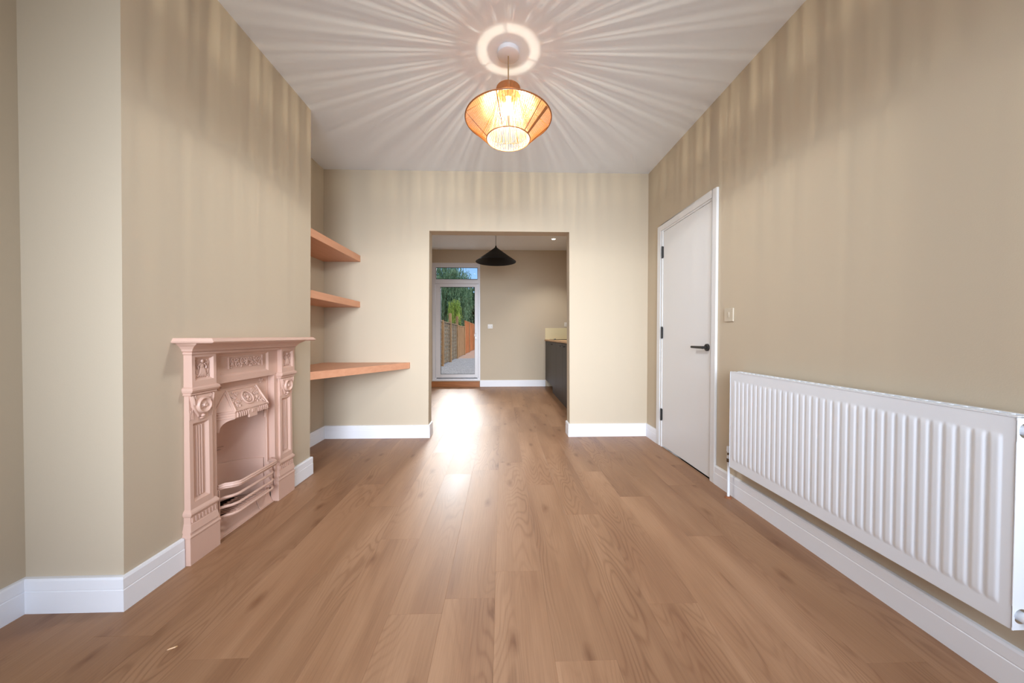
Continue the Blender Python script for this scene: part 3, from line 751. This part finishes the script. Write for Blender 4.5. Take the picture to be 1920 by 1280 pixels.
# basket
def barpath(uk, vk, z, ue=.196, ve=-.004):
    return [F(-ue, ve, z-.004), F(-ue+.022, ve+.016, z-.001), F(-(uk+ue)/2+.006, (ve+vk)/2+.012, z), F(-uk-.006, vk-.003, z), F(-uk+.004, vk, z), F(uk-.004, vk, z), F(uk+.006, vk-.003, z), F((uk+ue)/2-.006, (ve+vk)/2+.012, z), F(ue-.022, ve+.016, z-.001), F(ue, ve, z-.004)]
for z in (.212, .165, .118):
    fpart('basket_bar', MB().tube(barpath(.128, .050, z), .0072, 8), smooth=True)
m = MB()
for dz, dr, dv in ((.0, .0095, .0), (.010, .006, .004), (-.010, .006, -.003)):
    m.tube([(x+dv, y, z+dz) for x, y, z in barpath(.138, .066, .272)], dr, 8)
fpart('basket_top_rail', m, smooth=True)
for e in (-1, 1):
    m = MB(); fb(m, e*.198-.009, e*.198+.009, iv, .004, .100, .262); fb(m, e*.198-.003, e*.198+.003, .004, .008, .105, .258)
    fpart('basket_post', m, bevel=.0015)
    for z in (.212, .165, .118): pass
gr = fpart('grate', MB().tube([F(-.122, .034, .119), F(.122, .034, .119)], .005, 8), smooth=True)
fpart('grate_rail', MB().tube([F(-.12, -.15, .069), F(.12, -.15, .069)], .005, 8), gr, smooth=True)
m = MB()
def pit(k, z): th = pi*k/20; return F(-.190*cos(th), -.031-.193*max(0, sin(th))**.75, z)
for k in range(20): m.poly([pit(k, .001), pit(k+1, .001), pit(k+1, .072), pit(k, .072)])
m.poly([pit(k, .004) for k in range(21)])
obj('ash_pit_shade', m, M_pitshade, fp, label='ash pit below the grate, coloured dark for the shade between the bars')
g0 = None
for k in range(10):
    u = -.122+.244*k/9; hw = .0034
    if g0 is None:
        m = MB(); m.hexa([F(u-hw, .036, .119), F(u+hw, .036, .119), F(u+hw, -.165, .069), F(u-hw, -.165, .069)], [F(u-hw, .036, .1225), F(u+hw, .036, .1225), F(u+hw, -.165, .0725), F(u-hw, -.165, .0725)])
        g0 = fpart('grate_bar', m, gr); gu = u
    else:
        o = g0.copy(); COL.objects.link(o); o.location = (0, u-gu, 0)
# ash plate below the basket
m = MB()
for u0, u1 in ((-.218, .106), (.110, .219)):
    m.hexa([F(u0, -.016, 0), F(u0, -.006, 0), F(u1, -.006, 0), F(u1, -.016, 0)], [F(u0, -.050, .084), F(u0, -.042, .086), F(u1, -.042, .086), F(u1, -.050, .084)])
fb(m, -.218, .219, -.012, .002, 0, .006)
fpart('ash_panel', m, bevel=.001, seg=1)

# ------------------------------------------------------------------ rattan pendant
LX, LY = .038, 2.018
rp = thing('rattan_pendant', 'lit rattan pendant lamp of bamboo slats hanging from the front room ceiling', 'pendant lamp', (LX, LY, HC))
obj('ceiling_rose', MB().lathe([(0, HC-.026), (.058, HC-.026), (.064, HC-.022), (.065, HC), (0, HC)], (LX, LY, 0), 40), M_rosep, rp, smooth=True)
zc1, zc0, zm, zb0 = 2.477, 2.438, 2.300, 2.184; rc, rm, rb = .067, .250, .127
obj('cable', MB().tube([(LX, LY, HC-.02), (LX, LY, zc1-.01)], .0035, 8), M_cable, rp, smooth=True)
obj('lamp_holder', MB().lathe([(0, zc1+.004), (.012, zc1+.003), (.042, zc1-.001), (.043, zc1-.004), (.019, zc1-.007), (.019, zc1-.052), (0, zc1-.052)], (LX, LY, 0), 24), M_cable, rp, smooth=True)
def ring(m, r, z, t, n=72): m.lathe([(r+t*cos(2*pi*k/8), z+t*sin(2*pi*k/8)) for k in range(8)], (LX, LY, 0), n, closed=True)
m = MB(); ring(m, rc, zc1, .003); ring(m, rc, zc0, .003)
for k in range(3):
    a = k*2*pi/3+.4; m.tube([(LX+.04*cos(a), LY+.04*sin(a), zc1-.002), (LX+rc*cos(a), LY+rc*sin(a), zc1)], .0016, 6)
capo = obj('cap_ring', m, M_rim, rp, smooth=True)
obj('middle_rim', (lambda q: (ring(q, rm, zm, .0038), q)[1])(MB()), M_rim, rp, smooth=True)
obj('bottom_rim', (lambda q: (ring(q, rb, zb0, .0032), q)[1])(MB()), M_rim, rp, smooth=True)
def slats(name, n, r0, z0, r1, z1, rad, parent, ph=0, m_=M_bamboo):
    first = None
    for k in range(n):
        if first is None:
            q = MB().tube([(LX+r0, LY, z0), (LX+r1, LY, z1)], rad, 6)
            first = o = obj(name, q, m_, parent, smooth=True)
            off = Vector((LX, LY, HC))
        else:
            o = first.copy(); COL.objects.link(o)
        o.rotation_euler = (0, 0, 2*pi*k/n+ph+random.uniform(-.12, .12)*2*pi/n)
slats('upper_slat', 108, rc, zc0, rm, zm, .0021, rp)
slats('lower_slat', 108, rm, zm, rb, zb0, .0016, rp, .02)
slats('inner_slat', 72, .060, zc0, rb-.004, zb0, .0013, rp, .01, M_inner)
slats('cap_slat', 64, rc, zc1, rc, zc0, .0037, rp, 0, M_rim)
for k in range(6):
    a = k*pi/3+.25; P = lambda r, z, da=0: (LX+r*cos(a+da), LY+r*sin(a+da), z)
    obj('frame_rib', MB().tube([P(rc, zc0), P(rm, zm), P(rb, zb0)], .0026, 6), M_rim, rp, smooth=True)
a = -.55; m = MB()
for q in range(7):
    b = a+(q-3)*.012; m.tube([(LX+rm*cos(b)*.985, LY+rm*sin(b)*.985, zm-.006), (LX+rb*cos(b), LY+rb*sin(b), zb0)], .0024, 6)
obj('seam_strip', m, M_rim, rp, smooth=True, label='dark seam of doubled canes on the right side of the shade')
BZ = 2.364
bulb = obj('bulb', MB().lathe([(.012, BZ+.062), (.013, BZ+.045), (.020, BZ+.028), (.029, BZ+.006), (.030, BZ-.008), (.024, BZ-.024), (.012, BZ-.032), (0, BZ-.034)], (LX, LY, 0), 24), M_bulbglass, rp, smooth=True)
m = MB()
for k in range(4):
    a = k*pi/2; m.tube([(LX+.004*cos(a), LY+.004*sin(a), BZ+.02), (LX+.007*cos(a), LY+.007*sin(a), BZ-.018)], .0012, 6)
obj('filament', m, M_fil, bulb)
# the bulb: base up, so little light leaves it straight upwards
pl_ = light('pendant_bulb_light', 'POINT', (0, 0, BZ-HC), 30, (1, .92, .74), shadow_soft_size=.006); pl_.parent = rp
ln_ = pl_.data; ln_.use_nodes = True; n = ln_.node_tree; em = n.nodes['Emission']
tcn = n.nodes.new('ShaderNodeTexCoord'); sp_ = n.nodes.new('ShaderNodeSeparateXYZ'); mr_ = n.nodes.new('ShaderNodeMapRange'); rp_ = n.nodes.new('ShaderNodeValToRGB')
n.links.new(tcn.outputs['Normal'], sp_.inputs[0]); mr_.inputs[1].default_value = -1; mr_.inputs[2].default_value = 1; n.links.new(sp_.outputs[2], mr_.inputs[0])
e = rp_.color_ramp.elements; e[0].position = 0; e[0].color = (.5, .5, .5, 1); e[1].position = 1; e[1].color = (.12, .12, .12, 1)
for p_, c_ in ((.49, .55), (.53, 1.7), (.66, 1.1), (.80, .45), (.90, .4), (.935, .13)): q_ = e.new(p_); q_.color = (c_, c_, c_, 1)
n.links.new(mr_.outputs[0], rp_.inputs['Fac']); n.links.new(rp_.outputs['Color'], em.inputs['Strength'])
# added spot under the shade, standing in for light from its open bottom
sl_ = light('pendant_bottom_fill', 'SPOT', (0, 0, zb0-.012-HC), 37, (.93, .97, 1.0), spot_size=radians(179), spot_blend=.22, shadow_soft_size=.10); sl_.parent = rp

# ------------------------------------------------------------------ kitchen: black cone pendant
CX, CY = -.088, 5.0
cp = thing('cone_pendant', 'black shallow cone pendant lamp hanging in the kitchen beyond the opening', 'pendant lamp', (CX, CY, HK))
za, zr, rr = 2.322, 2.112, .294
obj('cable', MB().tube([(CX, CY, HK-.02), (CX, CY, za-.01)], .003, 8), M_cone, cp, smooth=True)
obj('ceiling_rose', MB().lathe([(0, HK-.03), (.05, HK-.03), (.055, HK), (0, HK)], (CX, CY, 0), 32), M_cone, cp, smooth=True)
obj('shade', MB().lathe([(.006, za+.022), (.010, za+.018), (.012, za), (.03, za-.016), (rr*.55, zr+.096), (rr-.004, zr+.005), (rr, zr+.001), (rr, zr-.003), (rr-.006, zr-.002), (rr*.55, zr+.088), (.02, za-.03), (0, za-.03)], (CX, CY, 0), 64), M_cone, cp, smooth=True)
obj('lamp_holder', MB().lathe([(0, za-.03), (.02, za-.03), (.02, za-.09), (0, za-.09)], (CX, CY, 0), 20), M_cone, cp, smooth=True)

# downlights: the first is seen, the others are added to brighten the kitchen
for i, (x, y) in enumerate(((.925, 6.12), (.925, 4.55), (-.75, 5.35), (-.75, 4.35))):
    lab = ['round recessed ceiling downlight, lit, in view at the right of the kitchen ceiling', 'added unseen downlight above the near end of the worktop', 'added unseen downlight in front of the glazed door', 'added unseen downlight at the near left of the kitchen ceiling'][i]
    t = thing('downlight', lab, 'downlight', (x, y, HK), 'kitchen ceiling downlights')
    obj('bezel', MB().lathe([(.030, HK-.001), (.033, HK-.005), (.042, HK-.005), (.045, HK-.001), (.045, HK+.001), (.030, HK+.001)], (x, y, 0), 32, closed=True), M_white, t, smooth=True)
    obj('lens', MB().lathe([(0, HK-.002), (.031, HK-.002)], (x, y, 0), 32), M_led, t)
    lt = light('downlight_beam', 'SPOT', (0, 0, -.02), 50 if x > 0 else 38, (1, .96, .90), spot_size=radians(105), spot_blend=.7, shadow_soft_size=.03); lt.parent = t

# ------------------------------------------------------------------ back door with transom
d2 = thing('door_2', 'white glazed back door with fanlight showing the garden', 'door', ((dx0+dx1)/2, YK, dz0), kind='structure')
f0, f1 = YK+.012, YK+.082
m = MB(); x0, x1 = dx0, dx1
m.box(x0, x0+.060, f0, f1, dz0, dz1); m.box(x1-.038, x1, f0, f1, dz0, dz1); m.box(x0+.06, x1-.038, f0, f1, dz1-.055, dz1); m.box(x0+.06, x1-.038, f0, f1, 2.085, 2.165); m.box(x0+.06, x1-.038, f0, f1, dz0, dz0+.035)
m.box(x0-.03, x1+.012, YK-.006, YK+.012, dz1-.016, dz1+.008)
m.box(x0, x1, YK-.012, f1+.04, dz0-.010, dz0+.016)
obj('door_frame', m, M_upvc, d2, bevel=.004)
m = MB(); l0, l1, z0, z1 = x0+.066, x1-.043, dz0+.045, 2.080; gx0, gx1, gz0, gz1 = -1.243, -.549, .25, 2.019
ly0, ly1 = f0-.004, f1-.006
m.box(l0, gx0, ly0, ly1, z0, z1); m.box(gx1, l1, ly0, ly1, z0, z1); m.box(gx0, gx1, ly0, ly1, gz1, z1); m.box(gx0, gx1, ly0, ly1, z0, gz0)
lf = obj('door_leaf', m, M_upvc, d2, bevel=.004)
def seal(a, b, c, d, y):
    q = MB(); t = .008
    q.box(a, a+t, y, y+.012, c, d); q.box(b-t, b, y, y+.012, c, d); q.box(a+t, b-t, y, y+.012, c, c+t); q.box(a+t, b-t, y, y+.012, d-t, d); return q
obj('glazing_seal', seal(gx0, gx1, gz0, gz1, f0+.006), M_seal, lf)
obj('pane', MB().box(gx0, gx1, f0+.022, f0+.026, gz0, gz1), M_glass, lf)
tx0, tx1, tz0, tz1 = x0+.078, x1-.050, 2.175, 2.412
q = MB(); q.box(x0+.06, tx0, f0+.004, f1-.01, 2.165, dz1-.055); q.box(tx1, x1-.038, f0+.004, f1-.01, 2.165, dz1-.055); q.box(tx0, tx1, f0+.004, f1-.01, tz1, dz1-.055); q.box(tx0, tx1, f0+.004, f1-.01, 2.165, tz0)
fl = obj('fanlight_frame', q, M_upvc, d2, bevel=.003)
obj('glazing_seal', seal(tx0, tx1, tz0, tz1, f0+.008), M_seal, fl)
obj('pane', MB().box(tx0, tx1, f0+.022, f0+.026, tz0, tz1), M_glass, fl)
hd = obj('handle', MB().box(-.545, -.517, f0-.016, f0-.004, .955, 1.155).tube([(-.531, f0-.016, 1.085), (-.531, f0-.05, 1.085), (-.545, f0-.055, 1.07), (-.552, f0-.055, 1.02)], .008, 10), M_upvc, lf, bevel=.002)
obj('lock_cylinder', MB().lathe([(0, f0-.020), (.009, f0-.020), (.009, f0-.01), (0, f0-.01)], (-.531, 0, .99), 12, 'y'), M_chrome, hd)
obj('weather_bar', MB().box(l0+.02, l1-.02, ly0-.008, ly0, z0-.004, z0+.006), M_seal, d2)
st = struct('trim_1', MB().box(-1.425, -.452, YK-.035, YK+.002, 0, .108), M_step, 'oak coloured riser board below the glazed back door', 'threshold', bevel=.003)

# sockets
def socket(x, z, label, w_=.146, two=True):
    t = thing('wall_socket', label, 'socket', (x, YK, z))
    obj('socket_plate', MB().box(x-w_/2, x+w_/2, YK-.009, YK, z-.043, z+.043), M_whiteplate, t, bevel=.002)
    for e in ((-1, 1) if two else (0,)):
        obj('rocker', MB().box(x+e*w_*.246-.006, x+e*w_*.246+.006, YK-.013, YK-.009, z+.006, z+.026), M_whiteplate, t)
        q = MB()
        q.box(x+e*w_*.246-.003, x+e*w_*.246+.003, YK-.0098, YK-.008, z-.006, z+.002)
        for g in (-1, 1): q.box(x+e*w_*.246+g*.011-.004, x+e*w_*.246+g*.011+.004, YK-.0098, YK-.008, z-.024, z-.018)
        obj('pin_hole', q, M_cabin, t)
socket(-.238, 1.222, 'white double wall socket right of the glazed back door', .100)
socket(1.345, 1.262, 'white wall socket above the splashback, half hidden by the opening edge', .146)

# ------------------------------------------------------------------ kitchen units
kx = .885; yy = YK-.012
units = [(6.17, 6.925), (5.57, 6.17), (4.97, 5.57), (4.37, 4.97), (3.77, 4.37)]
labs = ['dark grey base cabinet in the far corner of the kitchen, with open toe space', 'dark grey base cabinet next to the corner one', 'dark grey base cabinet third from the far wall', 'dark grey base cabinet fourth from the far wall, cut by the opening edge', 'dark grey base cabinet nearest the front room, behind the wall']
for i, (a, b) in enumerate(units):
    t = thing('base_cabinet', labs[i], 'cabinet', (kx, (a+b)/2, 0), 'dark kitchen base cabinets')
    obj('carcass', MB().box(kx+.021, XR-.002, a+.001, b-.001, .14, .928), M_cabin, t)
    dr = obj('cabinet_door', MB().box(kx, kx+.020, a+.002, b-.002, .145, .922), M_cab, t, bevel=.0015)
    if i == 0: hs = [(b-.30, b-.12)]
    else: hs = [(b-.20, b-.03)]
    hs = [(a+.03, a+.22)] if i in (0, 2) else [(b-.22, b-.03)]
    for (h0, h1) in hs:
        obj('handle', MB().tube([(kx, h0+.02, .880), (kx-.026, h0+.02, .880)], .005, 8).tube([(kx, h1-.02, .880), (kx-.026, h1-.02, .880)], .005, 8).tube([(kx-.028, h0, .880), (kx-.028, h1, .880)], .0075, 10), M_black, dr, smooth=True)
    if i > 0: obj('plinth', MB().box(kx+.035, kx+.052, a, b, 0, .138), M_cab, t)
wt = thing('worktop', 'oak edged kitchen worktop on the dark cabinets', 'worktop', (1.19, 5.35, .93))
obj('worktop_slab', MB().box(kx-.018, XR-.001, 3.74, YK-.001, .930, .956), M_oak, wt, bevel=.002)
us = thing('splashback', 'low cream splashback strip on the far kitchen wall above the worktop', 'splashback', (1.19, YK, .956))
obj('splashback_panel', MB().box(kx-.004, XR-.002, YK-.014, YK-.0005, .956, 1.187), M_upst, us, bevel=.0015)
hb_ = thing('hob', 'flat black glass hob on the worktop near the far wall', 'hob', (1.2, 6.55, .956))
obj('glass_top', MB().box(.955, 1.46, 6.26, 6.84, .957, .965), M_hob, hb_, bevel=.002)
obj('control_knob', MB().lathe([(0, .977), (.015, .977), (.016, .965), (0, .965)], (.99, 6.36, 0), 16), M_hob, hb_)

# ------------------------------------------------------------------ wood chip on the floor
ch = obj('wood_shaving', MB().hexa([(-1.106, 1.140, .0002), (-1.086, 1.150, .0002), (-1.084, 1.156, .0002), (-1.104, 1.149, .0002)], [(-1.104, 1.142, .0022), (-1.087, 1.151, .0030), (-1.085, 1.155, .0028), (-1.103, 1.147, .0020)]), M_oak)
setloc(ch, (-1.095, 1.148, 0)); tag(ch, 'tiny pale wood shaving lying on the floor planks at the left', 'wood shaving')

# ------------------------------------------------------------------ garden
g = MB(); g.box(-7, 4, YK+.24, 15.5, -.08, 0.0); struct('floor_gravel_yard', g, M_gravel, 'grey gravel yard outside the back door', 'ground')
g = MB(); g.box(-9, 6, 15.5, 60, -.08, -.002); struct('floor_garden_path', g, M_earth, 'brown garden path beyond the gravel', 'ground')
rnd = random.Random(11); m = MB()
for k in range(5200):
    x, y = rnd.uniform(-1.9, -.3), 7.6+8*rnd.random()**1.3; r = rnd.uniform(.009, .02); c = len(m.v)
    a = rnd.uniform(0, 6.28); h = r*rnd.uniform(.5, .9)
    m.v += [(x+r*cos(a+q*pi/2)*rnd.uniform(.7, 1.2), y+r*sin(a+q*pi/2)*rnd.uniform(.7, 1.2), .002) for q in range(4)]+[(x, y, h)]
    m.f += [(c, c+1, c+4), (c+1, c+2, c+4), (c+2, c+3, c+4), (c+3, c, c+4)]
tag(obj('gravel', m, M_pebble), 'loose pale gravel stones on the yard outside the back door', 'gravel', kind='stuff')
fx = -2.02
def fence(name, label, y0, y1, h, mat_, trellis, nposts):
    t = thing(name, label, 'fence', (fx, (y0+y1)/2, 0), 'garden fence panels')
    m = MB()
    if trellis:
        k = y0
        while k < y1: m.box(fx-.012, fx+.012, k, k+.09, .04, h); k += .42
        z = .08
        while z < h: m.box(fx-.028, fx-.008, y0, y1, z, z+.035); z += .145
        o = obj('backing_panel', MB().box(fx-.05, fx-.035, y0, y1, .04, h), M_pale, t)
    else:
        k = y0; j = 0
        while k < y1: m.box(fx-.012-.012*(j % 2), fx+.012-.012*(j % 2), k, k+.125, .03, h+.03*((j*7) % 3)/3); k += .12; j += 1
    o = obj('slats', m, mat_, t); o['kind'] = 'stuff'
    obj('top_rail', MB().box(fx-.03, fx+.03, y0, y1, h, h+.03), mat_, t)
    for yp in nposts:
        obj('post', MB().box(fx-.05, fx+.05, yp-.05, yp+.05, 0, h+(.40 if trellis and yp > 12 else .06)), M_post, t, bevel=.006)
fence('trellis_fence', 'near grey brown trellis fence panel on the left of the yard', 8.2, 13.35, 1.50, M_trellis, True, [9.8, 11.6, 13.4])
fence('trellis_fence', 'second grey trellis panel, between the two tall posts', 13.5, 15.4, 1.50, M_trellis, True, [15.45])
fence('board_fence', 'pale brown board fence panel beyond the tall posts', 15.55, 18.4, 1.48, M_post, False, [18.45])
fence('board_fence', 'tall orange board fence at the far end of the garden', 18.6, 31, 1.82, M_orange, False, [21, 24, 27, 31])
def tree(name, label, c, rx_, rz_, n, leaves, mt, weep, trunk_h, seed, ll=.15):
    r = random.Random(seed); t = thing(name, label, 'tree', (c[0], c[1], 0), None)
    m = MB()
    for k in range(n):
        u = r.uniform(-1, 1); a = r.uniform(0, 6.28); q = sqrt(1-u*u); rad = r.random()**.35
        p = Vector((c[0]+rx_*rad*q*cos(a), c[1]+rx_*rad*q*sin(a), c[2]+rz_*rad*u))
        L_ = r.uniform(.6, 1.6)*weep; sw_ = Vector((r.uniform(-.15, .15), r.uniform(-.15, .15), 0))
        for j in range(leaves):
            f = j/leaves; pos = p+Vector((0, 0, -L_*f))+sw_*f*f*L_+Vector((r.uniform(-.05, .05), r.uniform(-.05, .05), 0))*(1 if weep > .5 else 4)
            d = Vector((r.uniform(-.5, .5), r.uniform(-.5, .5), -1 if weep > .5 else r.uniform(-1, 1))).normalized(); s_ = d.cross(Vector((r.uniform(-1, 1), r.uniform(-1, 1), .1))).normalized()
            l = ll*r.uniform(.7, 1.3); w_ = l*.17 if weep > .5 else l*.33
            m.poly([pos, pos+d*l*.4+s_*w_, pos+d*l, pos+d*l*.4-s_*w_])
    o = obj('foliage', m, mt, t); o['kind'] = 'stuff'
    m = MB(); m.tube([(c[0], c[1], 0), (c[0]+.08, c[1], trunk_h*.5), (c[0], c[1]+.05, trunk_h)], [.16*rx_/2, .13*rx_/2, .09*rx_/2], 10); obj('trunk', m, M_bark, t, smooth=True)
    m = MB()
    for k in range(7):
        a = k*.9; m.tube([(c[0], c[1]+.05, trunk_h*.85), (c[0]+rx_*.35*cos(a), c[1]+rx_*.35*sin(a), c[2]), (c[0]+rx_*.7*cos(a), c[1]+rx_*.7*sin(a), c[2]+rz_*.35)], [.06*rx_/2, .04*rx_/2, .015*rx_/2], 6)
    obj('branches', m, M_bark, t, smooth=True)
tree('willow_tree', 'tall weeping willow behind the far end of the garden fence', (-6.3, 36.5, 6.4), 3.3, 3.4, 1500, 44, M_willow, 2.4, 5.0, 21, .17)
tree('young_tree', 'small yellow green tree in front of the willow', (-3.75, 27.0, 3.3), .55, .75, 150, 16, M_lime, .9, 2.6, 22, .13)
tree('dark_tree', 'dark green dense tree left of the willow, far over the trellis', (-15.2, 38, 4.6), 4.4, 4.4, 900, 30, M_dark, .3, 3.0, 23, .28)
tree('dark_tree', 'dark green low dense tree behind the willow', (-4.9, 46, 3.9), 5.0, 3.6, 1600, 36, M_dark, .3, 2.6, 24, .26)
